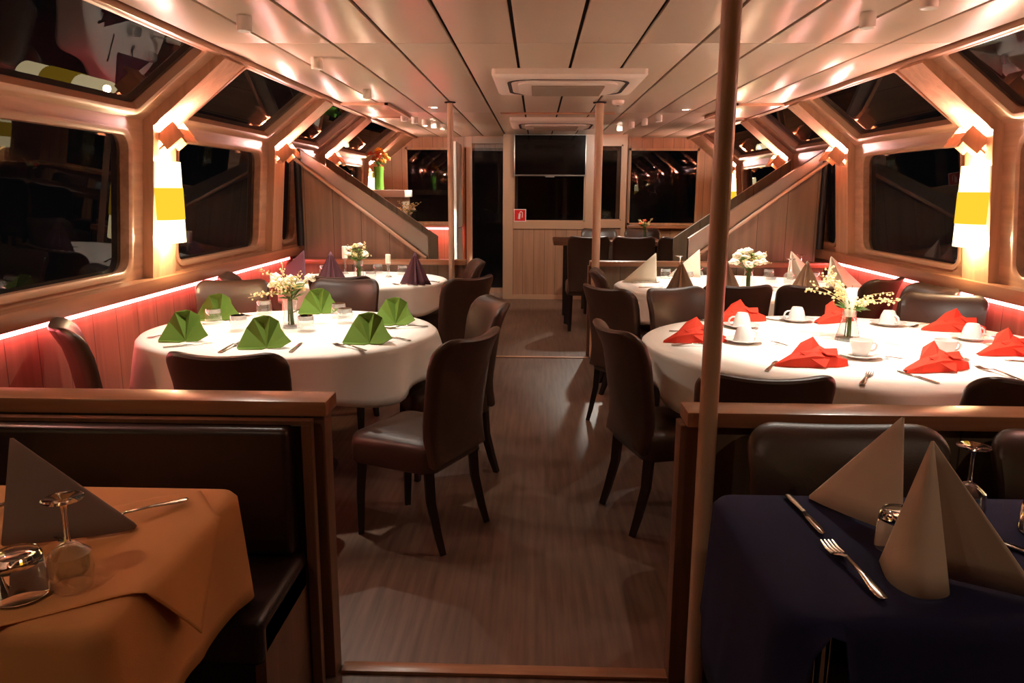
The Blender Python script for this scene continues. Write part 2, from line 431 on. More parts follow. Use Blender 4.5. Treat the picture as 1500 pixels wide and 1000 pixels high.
# ------------------------------------------------------------------ sconces
def sconce():
    t = thing('wall_sconce', '', 'wall light')
    n = 16; R = .125
    arc = [(R * math.sin(PI * k / n) * .72, -R * math.cos(PI * k / n)) for k in range(n + 1)]
    MB().loops([[(x, y, z) for x, y in arc] for z in (-.235, -.1, .1, .235)], closed=False).build('lamp_shade', M['shade'], t, solid=.002)
    MB().loops([[(x * 1.03 + .002, y * 1.03, z) for x, y in arc] for z in (-.10, 0, .085)], closed=False).build('yellow_band', M['band'], t, solid=.001)
    MB().box(-.03, -.03, -.12, -.0, .03, .12, .004).build('back_plate', M['brushed'], t)
    for z in (-.13, .13): MB().ball((.03, 0, z), .018, 2).build('bulb', M['downlamp'], t)
    return t
for sg, i, txt in ((-1, 3, 'by the green napkin table'), (1, 3, 'by the red napkin table'), (-1, 2, 'level with the orange table partition'), (1, 2, 'level with the navy table partition'), (1, 6, 'far off behind the stair rail'), (-1, 6, 'far off by the vase counter'), (-1, 1, 'behind the orange table'), (1, 1, 'behind the navy table')):
    a, c = PIL[sg][i]; y = (a + c) / 2
    p = side(sg, y, 1.42, .064)
    o = place('sconce', sconce, p, 0 if sg < 0 else PI, 'yellow half-round wall sconce glowing white at both ends, ' + txt, 'wall light')
    for dz in (-.13, .13):
        L = bpy.data.lights.new('sconce_lamp', 'POINT'); L.energy = {3: 12, 2: 3, 1: 1.2}.get(i, 12); L.color = (1, .74, .42); L.shadow_soft_size = .02
        lo = bpy.data.objects.new('sconce_lamp', L); C.objects.link(lo); lo.location = p + Vector((-sg * .045, 0, dz * 1.7))

# ------------------------------------------------------------------ ceiling fittings
def spot_can():
    t = thing('ceiling_spot', '', 'ceiling light')
    MB().lathe([(.0, 0), (.031, 0), (.033, -.006), (.033, -.062), (.029, -.066), (.026, -.055)], 24).build('housing', M['white'], t)
    MB().lathe([(.0, -.055), (.026, -.055)], 20).build('lens', M['spotlens'], t)
    return t
spots = [(-1.5, 3.55, 'above the near half of the green napkin table'), (-1.48, 4.62, 'above the far edge of the green napkin table'), (-1.5, 6.05, 'above the table with plum napkins'),
         (1.2, 3.5, 'above the large table with red napkins'), (1.28, 3.14, 'nearest the thick pole, short of the red napkin table'), (1.2, 6.1, 'above the table with white and taupe napkins')]
for x, y, txt in spots:
    place('spot', spot_can, (x, y, ZC), 0, 'added out-of-view fill spotlight on the ceiling ' + txt, 'ceiling light')
for x, y, txt in ((-1.3, .5, 'behind the orange table'), (1.2, .5, 'behind the navy table')):  # added cans out of view, only to carry the foreground fill
    place('spot', spot_can, (x, y, ZC), 0, 'added out-of-view fill spotlight on the ceiling ' + txt, 'ceiling light')
# clusters of small spotlights further aft
for x0, dx, txt, n in ((-1.55, .065, 'beyond the stairs on the vase side', 5), (1.02, .11, 'beyond the stairs on the bar-table side', 4)):
    order = ['first', 'second', 'third', 'fourth', 'fifth']
    for k in range(n):
        y = 8.0 + k * (.28 if n == 5 else .4)
        place('spot', spot_can, (x0 + k * dx * (1 if n == 5 else -.8), y, ZC), 0, 'small ceiling spotlight %s of a receding row %s' % (order[k], txt), 'ceiling light')
def downlight():
    t = thing('ceiling_downlight', '', 'ceiling light')
    MB().lathe([(.03, -.004), (.05, -.006), (.056, 0)], 24).build('ring', M['white'], t)
    MB().lathe([(.0, -.004), (.03, -.005)], 20).build('lamp', M['downlamp'], t)
    return t
for x, y, txt in ((-1.15, 7.3, 'near the slim pole on the vase side'), (1.18, 7.45, 'over the stair rail on the bar-table side')):
    place('downlight', downlight, (x, y, ZC), 0, 'small bright recessed downlight in the ceiling ' + txt, 'ceiling light')
t = thing('smoke_detector', 'round white smoke detector on the ceiling by the slim pole', 'detector', (.48, 6.75, ZC))
MB().lathe([(0, -.04), (.03, -.04), (.05, -.025), (.055, 0)], 24).build('body', M['white'], t)
MB().lathe([(0, -.046), (.012, -.045), (.014, -.04)], 12).build('indicator', M['blackmat'], t)
def cassette():
    t = thing('ceiling_cassette', '', 'air conditioner')
    out = rrect(.49, .49, .03, 3)
    def ring(k, z): return [(x * k, y * k, z) for x, y in out]
    MB().loops([ring(1, 0), ring(1, -.035), ring(.96, -.05), ring(.80, -.055)], True, False, True).build('panel', M['white'], t)
    slot = rrect(.40, .40, .16, 5); slot2 = rrect(.375, .375, .15, 5)
    MB().loops([[(x, y, -.0560) for x, y in slot], [(x, y, -.0575) for x, y in slot], [(x, y, -.0575) for x, y in slot2], [(x, y, -.056) for x, y in slot2]]).build('air_slot', M['gap'], t)
    MB().loops([[(x * .88, y * .88, -.056) for x, y in slot2], [(x * .88, y * .88, -.068) for x, y in slot2], [(x * .84, y * .84, -.072) for x, y in slot2]], True, False, True).build('cover', M['white'], t)
    g = MB(); k = -.24
    while k < .25: g.box(-.24, k, -.082, .24, k + .012, -.07); k += .024
    g.build('grille', M['whitegrey'], t, smooth=False)
    return t
place('cassette', cassette, (0, 5.5, ZC), 0, 'white square air conditioner cassette on the ceiling before the slim poles', 'air conditioner')
place('cassette', cassette, (0, 8.75, ZC), 0, 'air conditioner cassette far back on the ceiling before the television', 'air conditioner')
struct(MB().box(-.56, 7.76, 2.235, .56, 7.82, 2.25, .003).build('trim_7', M['frame_pink']))

# ------------------------------------------------------------------ poles
def pole(x, y, r, label):
    t = thing('support_pole', label, 'pole', (x, y, 0))
    MB().tube([(0, 0, 0.012), (0, 0, ZC - .005)], r, 24).build('shaft', M['pole'], t)
    MB().lathe([(r + .001, ZC - .012), (r + .022, ZC - .01), (r + .022, ZC - .002)], 24).build('top_flange', M['gap'], t)
    MB().lathe([(r + .02, .0), (r + .02, .01), (r + .001, .013)], 24).build('base_flange', M['brushed'], t)
    return t
pole(.295, 2.105, .026, 'thick beige pole rising to the ceiling before the red napkin table')
pole(-.955, 6.86, .026, 'slim beige pole behind the table with plum napkins')
pole(.335, 6.86, .036, 'slim beige pole rising by the bar table and its chairs')

# ------------------------------------------------------------------ low partitions
def divider(label, x0, x1, y0, y1, h, inner, post_side):
    t = thing('room_divider', label, 'partition', (x0, y0, 0))
    w, d = x1 - x0, y1 - y0
    MB().box(.0, .012, 0, w, d - .012, h - .045).build('panel', M['panel'], t, smooth=False)
    MB().box(-.03, -.03, h - .045, w + .03, d + .03, h, .006).build('cap_rail', M['beech_x'], t)
    xs = w if post_side > 0 else 0
    MB().box(xs - .045, -.008, 0, xs + .018, d + .008, h - .045, .004).build('end_post', M['cap_dark'], t)
    return t
divider('low wooden partition behind the orange table, with a dark bench against it', -2.38, -.83, 2.14, 2.2, .90, 1, 1)
divider('low wooden partition behind the navy table, beside the thick pole', .27, 2.38, 2.15, 2.21, .88, 1, -1)
divider('low far partition behind the table with plum napkins', -2.38, -.86, 6.93, 6.99, .88, 1, 1)
divider('low far partition behind the table with white and taupe napkins', .32, 2.38, 6.93, 6.99, .88, 1, -1)
struct(MB().box(-.80, 2.15, 0, .25, 2.2, .012, .003).build('trim_8', M['beech_x']))
struct(MB().box(-.84, 6.83, 0, .30, 6.87, .010, .003).build('trim_9', M['frame_pink']))

# ------------------------------------------------------------------ bench at the partition
t = thing('upholstered_bench', 'dark brown upholstered bench along the partition by the orange table', 'bench', (-.87, 2.1, 0))
MB().box(-1.48, -.40, .32, 0, -.0, .45, .03, seg=4).build('seat', M['leather_back'], t)
MB().box(-1.48, -.075, .46, -.02, -.005, .84, .02, seg=3).build('backrest', M['leather_back'], t)
MB().box(-1.48, -.36, .0, -.03, -.01, .32).build('base', M['blackmat'], t, smooth=False)
MB().box(-.03, -.38, .0, .0, -.0, .42, .004).build('end_panel', M['cap_dark'], t)
b = MB()
b.box(-1.48, -.03, .842, .035, .003, .853); b.box(.005, -.03, 0, .035, .003, .842, .004)
b.build('frame', M['cap_dark'], t, smooth=False)

# ------------------------------------------------------------------ chairs
def outline_back(w0, w1, h, r):
    pts = []
    # counter-clockwise from bottom left in (x, z), z from 0 to h
    for k in range(7): pts.append((-w0 + 2 * w0 * k / 6, 0))
    for k in range(1, 8): pts.append((w0 + (w1 - w0) * k / 8, (h - r) * k / 8))
    for k in range(0, 9): a = PI / 2 * k / 8; pts.append((w1 - r + r * math.cos(a), h - r + r * math.sin(a)))
    for k in range(1, 10): pts.append((w1 - r - 2 * (w1 - r) * k / 10, h))
    for k in range(0, 9): a = PI / 2 + PI / 2 * k / 8; pts.append((-w1 + r + r * math.cos(a), h - r + r * math.sin(a)))
    for k in range(1, 8): pts.append((-w1 + (w1 - w0) * k / 8, (h - r) * (1 - k / 8)))
    return pts
def chair(mat='leather', leg='leg'):
    t = thing('dining_chair', '', 'chair')
    out = rrect(.215, .215, .06, 6)
    lv = [(.3, .345), (.97, .345), (1, .355), (1, .43), (.985, .452), (.94, .468), (.8, .478), (.5, .484), (.2, .486)]
    MB().loops([[(x * k * (1 + .04 * (y > 0)), y * k, z) for x, y in out] for k, z in lv], True, True, True).build('seat', M[mat], t)
    ob = outline_back(.205, .228, .56, .075)
    zc = .28; T = .032
    lv = [(.02, -T), (.3, -T), (.6, -T), (.85, -T), (.95, -T * .85), (.985, -T * .5), (1, 0), (.985, T * .5), (.95, T * .85), (.85, T), (.6, T), (.3, T), (.02, T)]
    def warp(x, y, z):
        zz = z + .375; q = max(0, z - .05)
        y += .045 * (x / .22) ** 2 * min(1, z / .15) - .15 * q - .05 * max(0, (z - .38) / .18) ** 2
        return (x, y - .215, zz - .022 * (1 - (x / .22) ** 2) * max(0, z / .56) ** 3)
    MB().loops([[warp(x * k, yy, zc + (z - zc) * k) for x, z in ob] for k, yy in lv], True, True, True).build('backrest', M[mat], t)
    for sx in (-1, 1):
        MB().tube([(sx * .175, .17, .36), (sx * .18, .18, .2), (sx * .18, .185, 0)], [.03, .025, .018], 4).build('leg', M[leg], t, auto=30)
        MB().tube([(sx * .18, -.185, .46), (sx * .18, -.18, .36), (sx * .182, -.19, .22), (sx * .185, -.225, .08), (sx * .187, -.25, 0)], [.026, .028, .026, .022, .018], 4).build('leg', M[leg], t, auto=60)
    return t
def ang(fx, fy): return math.atan2(-fx, fy)
def put_chair(x, y, fx, fy, label, sc=None, key='chair', group='brown dining chairs'):
    return place(key, chair, (x, y, 0), ang(fx, fy), label, 'chair', group, sc)
G1 = 'dining chairs around the round tables'
for a in (
    (-.72, 3.24, -.9, .43, 'brown dining chair on the aisle, whole side and seat showing, at the green napkin table'),
    (-.70, 4.02, -.93, -.36, 'aisle dining chair turned to show its tan inner backrest, at the green napkin table'),
    (-.86, 5.42, -.75, .66, 'dark dining chair standing on the aisle at the plum napkin table'),
    (-.98, 6.42, -.95, -.2, 'dim dining chair between the plum napkin table and the far partition'),
    (-1.33, 2.98, .02, 1, 'dining chair seen from behind before the green napkin table'),
    (-2.03, 3.42, .8, .55, 'dining chair glowing pink at the wall, by the front of the green napkin table'),
    (-2.09, 4.60, .25, -.97, 'dining chair facing forward in the corner between green napkin table and wall'),
    (-2.05, 5.30, .95, .25, 'dining chair seen edge-on against the pink wall, between the two round tables'),
    (-1.45, 4.70, 0, -1, 'dining chair at the far edge of the green napkin table, seen from its front'),
    (-1.55, 5.50, 0, 1, 'dining chair seen from behind before the plum napkin table'),
    (.43, 3.42, .96, .27, 'dining chair on the aisle with its back to it, at the red napkin table'),
    (.47, 4.92, .8, .6, 'dark dining chair on the aisle between the red and taupe napkin tables'),
    (.56, 5.75, 1, -.05, 'dining chair with its back to the aisle at the taupe napkin table'),
    (.79, 4.43, .45, -.88, 'dining chair with reddish lit inner backrest behind the red napkin table'),
    (1.10, 5.20, 0, 1, 'dining chair seen from behind at the taupe napkin table, partly hidden by the thick pole'),
    (1.58, 5.20, 0, 1, 'dining chair seen from behind at the taupe napkin table, clear of the pole'),
    (2.06, 4.86, -.97, -.22, 'dining chair seen edge-on at the wall between the red and taupe napkin tables'),
    (2.05, 5.58, -.6, .8, 'dining chair with its back to the lit wall at the taupe napkin table'),
    (2.05, 4.24, -.45, -.89, 'wide dark chair before the lit wall at the far corner of the red napkin table'),
    (.58, 2.74, .06, 1, 'chair seen from behind before the red napkin table, beside the thick pole'),
    (1.45, 2.74, 0, 1, 'chair seen from behind before the red napkin table, further from the pole'),
): put_chair(*a, group=G1)
put_chair(.66, 1.80, 0, -1, 'dark upholstered chair against the partition at the navy table, the one beside the thick pole', (1.2, .88, .94), group='chairs at the navy table')
put_chair(1.32, 1.80, 0, -1, 'dark upholstered chair against the partition at the navy table, further from the thick pole', (1.2, .88, .93), group='chairs at the navy table')

# ------------------------------------------------------------------ tables and cloths
def ellipse(a, b, n=96): return [(a * math.cos(2 * PI * k / n), b * math.sin(2 * PI * k / n)) for k in range(n)]
def cloth_mesh(out, drop, flare=.0, folds=11, amp=.022, seed=0, cx=0, cy=0):
    """cloth top with a hem that falls from the outline; drop(i, theta) gives hem length"""
    rnd = random.Random(seed); ph = rnd.random() * 6
    n = len(out); b = MB(); rings = []
    for k in (.02, .3, .6, .85, .96): rings.append([(x * k, y * k, .004) for x, y in out])
    rings.append([(x * .995, y * .995, .001) for x, y in out])
    for lv in (0.04, .12, .25, .45, .65, .85, 1):
        r = []
        for i, (x, y) in enumerate(out):
            th = math.atan2(y, x); d = drop(i, th)
            w = amp * lv ** .8 * (.75 * math.asin(.98 * math.sin(folds * th + ph)) + .5 * math.sin((folds * 1.7) * th + 2 * ph) + .4 * math.sin(3 * th + ph))
            ln = math.hypot(x, y); nx, ny = out[(i + 1) % n][1] - out[i - 1][1], out[i - 1][0] - out[(i + 1) % n][0]
            nl = math.hypot(nx, ny) or 1; nx, ny = nx / nl, ny / nl
            o = .008 + flare * lv + w
            r.append((x + nx * o, y + ny * o, -d * lv))
        rings.append(r)
    b.loops(rings, True, True, False); return b
def round_table(name_where, cx, cy, a, bb, z, dropf, seed):
    t = thing('pedestal_table', 'dark pedestal table under a white cloth, ' + name_where, 'table', (cx, cy, 0))
    out = ellipse(a - .012, bb - .012, 64)
    MB().loops([[(x * .98, y * .98, z - .03) for x, y in out], [(x, y, z - .025) for x, y in out], [(x, y, z - .004) for x, y in out]], True, True, True).build('tabletop', M['cap_dark'], t)
    MB().lathe([(.20, .0), (.21, .02), (.06, .05), (.045, .1), (.045, z - .08), (.12, z - .04), (.12, z - .03)], 24, cap0=True).build('pedestal', M['blackmat'], t)
    c = cloth_mesh(ellipse(a, bb), dropf, .004, 7, .04, seed).build('tablecloth', M['cloth'], solid=.003, auto=80)
    c.location = (cx, cy, z + .001)
    tag(c, 'white cloth hanging in folds over the table ' + name_where, 'tablecloth')
    return t
sq = lambda base, amp, rot: (lambda i, th: base + amp * (abs(math.sin(2 * (th - rot))) ** 3))
round_table('laid with green napkins', -1.48, 3.93, .75, .69, .77, sq(.205, .07, .15), 1)
round_table('laid with plum napkins', -1.62, 6.25, .68, .63, .77, sq(.18, .05, .1), 2)
round_table('laid with red napkins and coffee cups', 1.36, 3.70, 1.02, .87, .77, sq(.20, .06, .1), 3)
round_table('laid with white and taupe napkins', 1.40, 6.02, .97, .80, .77, sq(.20, .05, .2), 4)

def rect_table(label, x0, x1, y0, y1, z, legmat):
    t = thing('dining_table', label, 'table', (0, 0, 0))
    MB().box(x0 + .025, y0 + .025, z - .03, x1 - .025, y1 - .025, z - .004, .004).build('tabletop', M['cap_dark'], t)
    for lx in (x0 + .1, x1 - .1):
        for ly in (y0 + .06, y1 - .30):
            MB().tube([(lx, ly, 0), (lx, ly, z - .03)], .014, 14).build('leg', legmat, t)
    return t
NLx0, NLx1, NLy0, NLy1, NZ = -1.75, -.945, 1.17, 1.80, .755
rect_table('small dining table under the orange cloth at the bench', NLx0, NLx1, NLy0, NLy1, NZ, M['chrome'])
out = rrect((NLx1 - NLx0) / 2, (NLy1 - NLy0) / 2, .04, 6)
def dense(o, m=4):
    r = []
    for i in range(len(o)):
        a, c = o[i], o[(i + 1) % len(o)]
        k = max(1, int(math.hypot(c[0] - a[0], c[1] - a[1]) / .025))
        r += [(a[0] + (c[0] - a[0]) * j / k, a[1] + (c[1] - a[1]) * j / k) for j in range(k)]
    return r
def rect_drop(x0, x1, y0, y1, base, corner):
    def f(i, th, o=None): return base
    return f
od = dense(out)
dl = lambda i, th: .27 + .025 * max(0, 1 - math.hypot(abs(od[i][0]) - (NLx1 - NLx0) / 2, abs(od[i][1]) - (NLy1 - NLy0) / 2) / .12) + .01 * math.sin(8 * th)
c = cloth_mesh(od, dl, .015, 7, .010, 5).build('tablecloth', M['orange'], solid=.002, auto=80)
c.location = ((NLx0 + NLx1) / 2, (NLy0 + NLy1) / 2, NZ)
tag(c, 'orange cloth covering the table at the dark bench', 'tablecloth')
# square overlay laid askew
def overlay():
    b = MB(); n = 48
    rows = []
    for j in range(n + 1):
        row = []
        for i in range(n + 1):
            u, v = i / n * .72, j / n * .46
            x, y = -.77 - .82 * u - .57 * v, 1.40 - .57 * u + .82 * v
            ex, ey = NLx1 + .012, NLy0 - .012
            z = NZ + .008 + .0025 * noise.noise(Vector((x * 9, y * 9, 0)))
            dx, dy = max(0, x - ex), max(0, ey - y)
            d = math.hypot(dx, dy)
            if d > 0:
                # hang down over the edge, bulging out a little
                x = min(x, ex) + (dx / d) * (.012 + .28 * d); y = max(y, ey) - (dy / d) * (.012 + .30 * d)
                z -= d * .95
            row.append((x, y, z))
        rows.append(row)
    b.loops(rows, closed=False)
    return b
o = overlay().build('overlay_cloth', M['orange2'], solid=.002, auto=80)
tag(o, 'square orange overlay laid askew, one corner hanging over the table edge', 'tablecloth')

NRx0, NRx1, NRy0, NRy1 = .25, 1.30, 1.26, 1.82
rect_table('dining table under the navy cloth, steel legs showing below', NRx0, NRx1, NRy0, NRy1, NZ, M['chrome'])
out = rrect((NRx1 - NRx0) / 2, (NRy1 - NRy0) / 2, .05, 6); odr = dense(out)
def dr(i, th):
    x, y = odr[i]
    d = .36 if y < .2 and x < .3 else .29
    if y < -.2: 
        f = math.exp(-((x + .445) / .05) ** 4); d = .36 * (1 - f) + .018 * f
    return d
c = cloth_mesh(odr, dr, .03, 6, .010, 8).build('tablecloth', M['navy'], solid=.002, auto=80)
c.location = ((NRx0 + NRx1) / 2, (NRy0 + NRy1) / 2, NZ)
tag(c, 'dark navy cloth over the table beside the thick pole', 'tablecloth')

# ------------------------------------------------------------------ napkins
def fan_napkin(mat):
    """pleated fan standing on a folded foot"""
    t = MB()
    c = (.012, -.03, .004)
    rim = [(-.105, -.03, .003), (-.075, .02, .075), (-.045, .012, .115), (-.012, .045, .122), (.022, .012, .124), (.05, .035, .10), (.062, .01, .075)]
    for p, q in zip(rim[:-1], rim[1:]): t.face([c, q, p])
    flap = [(.062, .01, .075), (.085, -.012, .05), (.112, -.038, .03), (.07, -.05, .006), (.02, -.045, .004)]
    for p, q in zip(flap[:-1], flap[1:]): t.face([c, q, p])
    t.face([c, (-.105, -.03, .003), (-.09, -.06, .003), (.0, -.062, .003)])
    t.face([(-.105, -.03, .003), (-.04, .06, .003), (-.045, .012, .115), (-.075, .02, .075)])
    t.face([(-.04, .06, .003), (.05, .06, .003), (.022, .012, .124), (-.045, .012, .115)])
    o = t.build('napkin', M[mat], solid=.003, smooth=False); return o
def cone_napkin(mat, apex, base, zig=0):
    b = MB(); ap = Vector(apex)
    n = len(base); rings = []
    for k in range(7):
        f = k / 6; rings.append([ap.lerp(Vector(p), max(f, .012)) for p in base])
    b.loops(rings, closed=False)
    return b.build('napkin', M[mat], solid=.0035, auto=25 if zig else 50)
def curve(pts, n=6):
    """smooth polyline through points"""
    out = []
    P = [Vector(p) for p in pts]
    for i in range(len(P) - 1):
        p0, p1, p2, p3 = P[max(i - 1, 0)], P[i], P[i + 1], P[min(i + 2, len(P) - 1)]
        for k in range(n):
            t = k / n
            out.append(.5 * ((2 * p1) + (-p0 + p2) * t + (2 * p0 - 5 * p1 + 4 * p2 - p3) * t * t + (-p0 + 3 * p1 - 3 * p2 + p3) * t ** 3))
    return out + [P[-1]]
def pleated(mat):
    base = []
    for k in range(13):
        a = -.15 + (PI + .3) * k / 12; r = .118 if k % 2 else .064
        base.append((r * math.cos(a) * 1.05, -abs(r * math.sin(a)) * .75 + .02, .003))
    return cone_napkin(mat, (.0, .01, .24), base, 1)
def sail(mat):
    base = curve([(.03, .06, .003), (.05, .01, .003), (.045, -.03, .003), (-.06, -.02, .003), (-.22, .01, .003), (-.07, .045, .003)], 4)
    return cone_napkin(mat, (.045, .01, .24), base)
def red_fold(mat):
    b = MB()
    z = .003
    # rolled foot band, peak behind and a flap folded to the front
    b.loops([[(-.16, -.03, z), (-.10, -.05, z), (.0, -.055, z), (.10, -.05, z), (.155, -.035, z)],
             [(-.155, -.028, .012), (-.10, -.05, .035), (.0, -.052, .05), (.10, -.048, .042), (.15, -.03, .03)],
             [(-.15, -.02, .012), (-.085, -.012, .05), (.0, -.015, .07), (.09, -.012, .055), (.145, -.02, .032)],
             [(-.14, .01, z), (-.09, .05, z), (.0, .06, z), (.09, .05, z), (.13, .01, z)]], closed=False)
    b.face([(-.085, -.012, .05), (.0, -.015, .07), (.02, .03, .118), (-.03, .035, .09)])
    b.face([(.0, -.015, .07), (.09, -.012, .055), (.05, .03, .08), (.02, .03, .118)])
    b.face([(-.055, -.03, .062), (.085, -.03, .06), (.035, -.085, .008)])
    b.face([(.03, -.02, .075), (.105, -.02, .078), (.10, -.05, .052), (.05, -.05, .056)])
    return b.build('napkin', M[mat], solid=.003, smooth=False)
def nap(key, maker, x, y, z, rz, label, group, sc=1):
    return place(key, maker, (x, y, z), rz, label, 'napkin', group, sc)
ZT = .776
Ggn = 'green fan napkins'
L1 = [(-1.90, 3.61, 0, 'standing nearest the windows at the front'), (-1.99, 4.22, .1, 'by the wall with an upturned tumbler before it'), (-1.46, 3.47, .1, 'just behind the chair seen from behind'),
      (-1.49, 4.49, .15, 'at the far edge between the vase and two tumblers'), (-1.0, 3.60, -.1, 'on the aisle side, in front of its twin'), (-.97, 4.13, -.15, 'on the aisle side at the far edge')]
for x, y, r, w in L1: nap('fan', lambda: fan_napkin('green'), x, y, ZT, r, 'green folded fan napkin ' + w, Ggn, 1.16)
for x, y, r, w in ((-2.13, 6.18, 1, 'at the wall end'), (-1.80, 5.93, .1, 'before the candle'), (-1.14, 5.92, -.2, 'on the aisle side')):
    if r == 1: nap('sailp', lambda: sail('purple'), x, y, ZT, 0, 'plum cone napkin standing ' + w, 'plum napkins')
    else: nap('plp', lambda: pleated('purple'), x, y, ZT, r, 'pleated plum cone napkin standing ' + w + ' of the far round table', 'plum napkins', 1.05)
for x, y, r, w, key in ((.72, 6.18, 0, 'by the aisle end', 's'), (.84, 5.48, .1, 'by the aisle in front', 'p'), (1.16, 6.62, 0, 'at the far edge behind the inverted wine glasses', 's'), (1.16, 5.46, 0, 'half hidden behind the thick pole', 'p'),
                        (1.76, 5.58, -.1, 'nearest the wall in front', 'p'), (1.98, 6.5, PI, 'far side beside a stem glass', 's'), (2.13, 6.02, PI, 'at the wall end', 's')):
    if key == 's': nap('sails', lambda: sail('sage'), x, y, ZT, r, 'pale white cone napkin ' + w, 'white and taupe napkins')
    else: nap('plt', lambda: pleated('taupe'), x, y, ZT, r, 'pleated taupe cone napkin ' + w, 'white and taupe napkins')
for x, y, r, w in ((.58, 3.72, .1, 'at the aisle end behind the thick pole'), (.96, 4.36, .1, 'far edge beside an upturned cup'), (1.50, 4.36, .5, 'far edge behind the flower vase'), (.97, 3.22, .05, 'in front beside the upright cup'),
                   (1.46, 3.16, .3, 'in front with a high pointed corner'), (2.03, 4.10, -.2, 'before the wide dark chair back'), (1.96, 3.50, .15, 'at the wall end with a turned over tip')):
    nap('red', lambda: red_fold('red'), x, y, ZT, r, 'red crumpled fold napkin ' + w, 'red napkins')
# near tables
NT = NZ + .008
o = cone_napkin('grey', (-.11, .02, .205), curve([(-.12, .10, .003), (-.125, .02, .003), (-.095, -.065, .003), (-.05, -.075, .003), (.135, .0, .003), (.13, .04, .003)], 4))
o.location = (-1.215, 1.52, NT + .006); tag(o, 'grey cone napkin standing on the orange cloth', 'napkin')
o = cone_napkin('ivory', (.10, .03, .235), curve([(.095, .06, .003), (.08, -.045, .003), (.045, -.08, .003), (-.07, .10, .003), (.0, .12, .003)], 4))
o.location = (.545, 1.68, NT); tag(o, 'ivory cone napkin leaning to one side, further back on the navy cloth', 'napkin')
o = cone_napkin('ivory', (-.03, .03, .285), curve([(-.07, .10, .003), (-.088, .02, .003), (-.075, -.03, .003), (-.045, -.047, .003), (.0, -.03, .003), (.02, .03, .003)], 5) + curve([(.03, .035, .003), (.09, .0, .003), (.165, -.045, .003)], 5))
o.location = (.575, 1.36, NT); tag(o, 'large ivory two-lobed cone napkin at the front of the navy cloth', 'napkin')

# ------------------------------------------------------------------ glassware
def tumbler():
    t = thing('tumbler', '', 'glass')
    # stands upside down: rim on the table, thick base up
    MB().lathe([(.045, 0), (.0455, .002), (.044, .045), (.040, .078), (.037, .083), (.0, .083)], 28).build('wall', M['glass'], t)
    MB().lathe([(.0, .066), (.030, .065), (.0385, .060), (.0392, .076), (.036, .0815), (.0, .0815)], 28).build('thick_base', M['thickglass'], t)
    return t
def heavy_tumbler():
    t = thing('tumbler', '', 'glass')
    MB().lathe([(.0455, 0), (.046, .0012), (.0445, .045), (.0405, .074), (.037, .0815), (.032, .0835), (.0, .0835), ], 32).lathe([(.0, .062), (.034, .060), (.0385, .055), (.0432, .0012), (.0438, 0), (.0455, 0)], 32).build('wall', M['solidglass'], t)
    MB().lathe([(.0372, .0826), (.0395, .0790), (.0412, .0745), (.0403, .0736)], 32).build('base_rim', M['solidglass'], t)
    return t
def wine_glass():
    t = thing('wine_glass', '', 'glass')
    MB().lathe([(.0348, 0), (.0362, .0), (.0368, .002), (.041, .035), (.037, .065), (.018, .082), (.006, .088), (.0, .088)], 28).lathe([(.0, .0835), (.015, .0795), (.0352, .064), (.0393, .035), (.0350, .002), (.0348, 0)], 28).build('bowl', M['glass'], t)
    MB().lathe([(.006, .088), (.0045, .10), (.004, .14), (.0055, .158), (.009, .164)], 16).build('stem', M['solidglass'], t)
    MB().lathe([(.009, .164), (.02, .1685), (.035, .1715), (.036, .173), (.033, .1745), (.0, .170)], 28).build('foot', M['solidglass'], t)
    return t
def tum(x, y, z, w, g): return place('tumbler', tumbler, (x, y, z), 0, 'upside-down glass tumbler ' + w, 'glass', g)
def tumh(x, y, z, w): return place('tumblerh', heavy_tumbler, (x, y, z), 0, 'upside-down heavy glass tumbler ' + w, 'glass', None)
def wine(x, y, z, w, g, sc=1): return place('wine', wine_glass, (x, y, z), 0, 'upside-down wine glass, foot in the air, ' + w, 'glass', g, sc)
gl = 'upturned tumblers on the green napkin table'
for x, y, w in ((-1.96, 4.08, 'before the green napkin by the wall'), (-1.74, 3.87, 'standing alone between two green napkins and the vase'), (-1.39, 3.88, 'touching the flower vase on the green napkin table'), (-1.33, 4.32, 'behind its twin near the far green napkin'),
                (-1.25, 4.14, 'in front of its twin near the far green napkin'), (-1.80, 4.42, 'behind the twigs of the vase, pinkish from the wall')): tum(x, y, ZT, w, gl)
for x, y, w in ((-2.03, 6.58, 'at the wall end behind the plum napkins'), (-1.88, 6.28, 'beside the pleated plum napkin'), (-1.53, 6.12, 'in front of the plum table vase'), (-1.60, 6.74, 'behind the plum table vase'), (-1.36, 6.62, 'near the plum napkin on the aisle side')): tum(x, y, ZT, w, 'upturned tumblers on the plum napkin table')
for x, y, w in ((1.78, 6.55, 'standing clear beyond the white bouquet'), (.90, 6.5, 'behind the white napkin by the aisle'), (2.08, 6.32, 'between the pale napkins by the wall'), (1.05, 6.3, 'beside the pole on the taupe napkin table'), (1.62, 5.95, 'touching the white bouquet vase')): tum(x, y, ZT, w, 'upturned tumblers on the taupe napkin table')
for x, y, w in ((1.00, 6.42, 'by the aisle end on the taupe napkin table'), (1.22, 6.72, 'before the far pale napkin on the taupe table'), (1.84, 6.2, 'beside the pleated taupe napkin nearest the wall'), (2.08, 6.66, 'at the far wall corner of the taupe table')): wine(x, y, ZT, w, 'upturned wine glasses on the taupe napkin table', 1.15)
wine(-1.06, 1.29, NT + .008, 'before the grey napkin on the orange cloth', None, 1.0)
tumh(-1.135, 1.255, NT + .008, 'on the orange cloth next to the stem glass')
wine(.80, 1.69, NT, 'behind the large ivory napkin on the navy cloth', None, 1.0)
tumh(.572, 1.53, NT, 'between the two ivory napkins on the navy cloth')
tumh(.93, 1.62, NT, 'on the wall side of the navy cloth, beyond the stem glass')

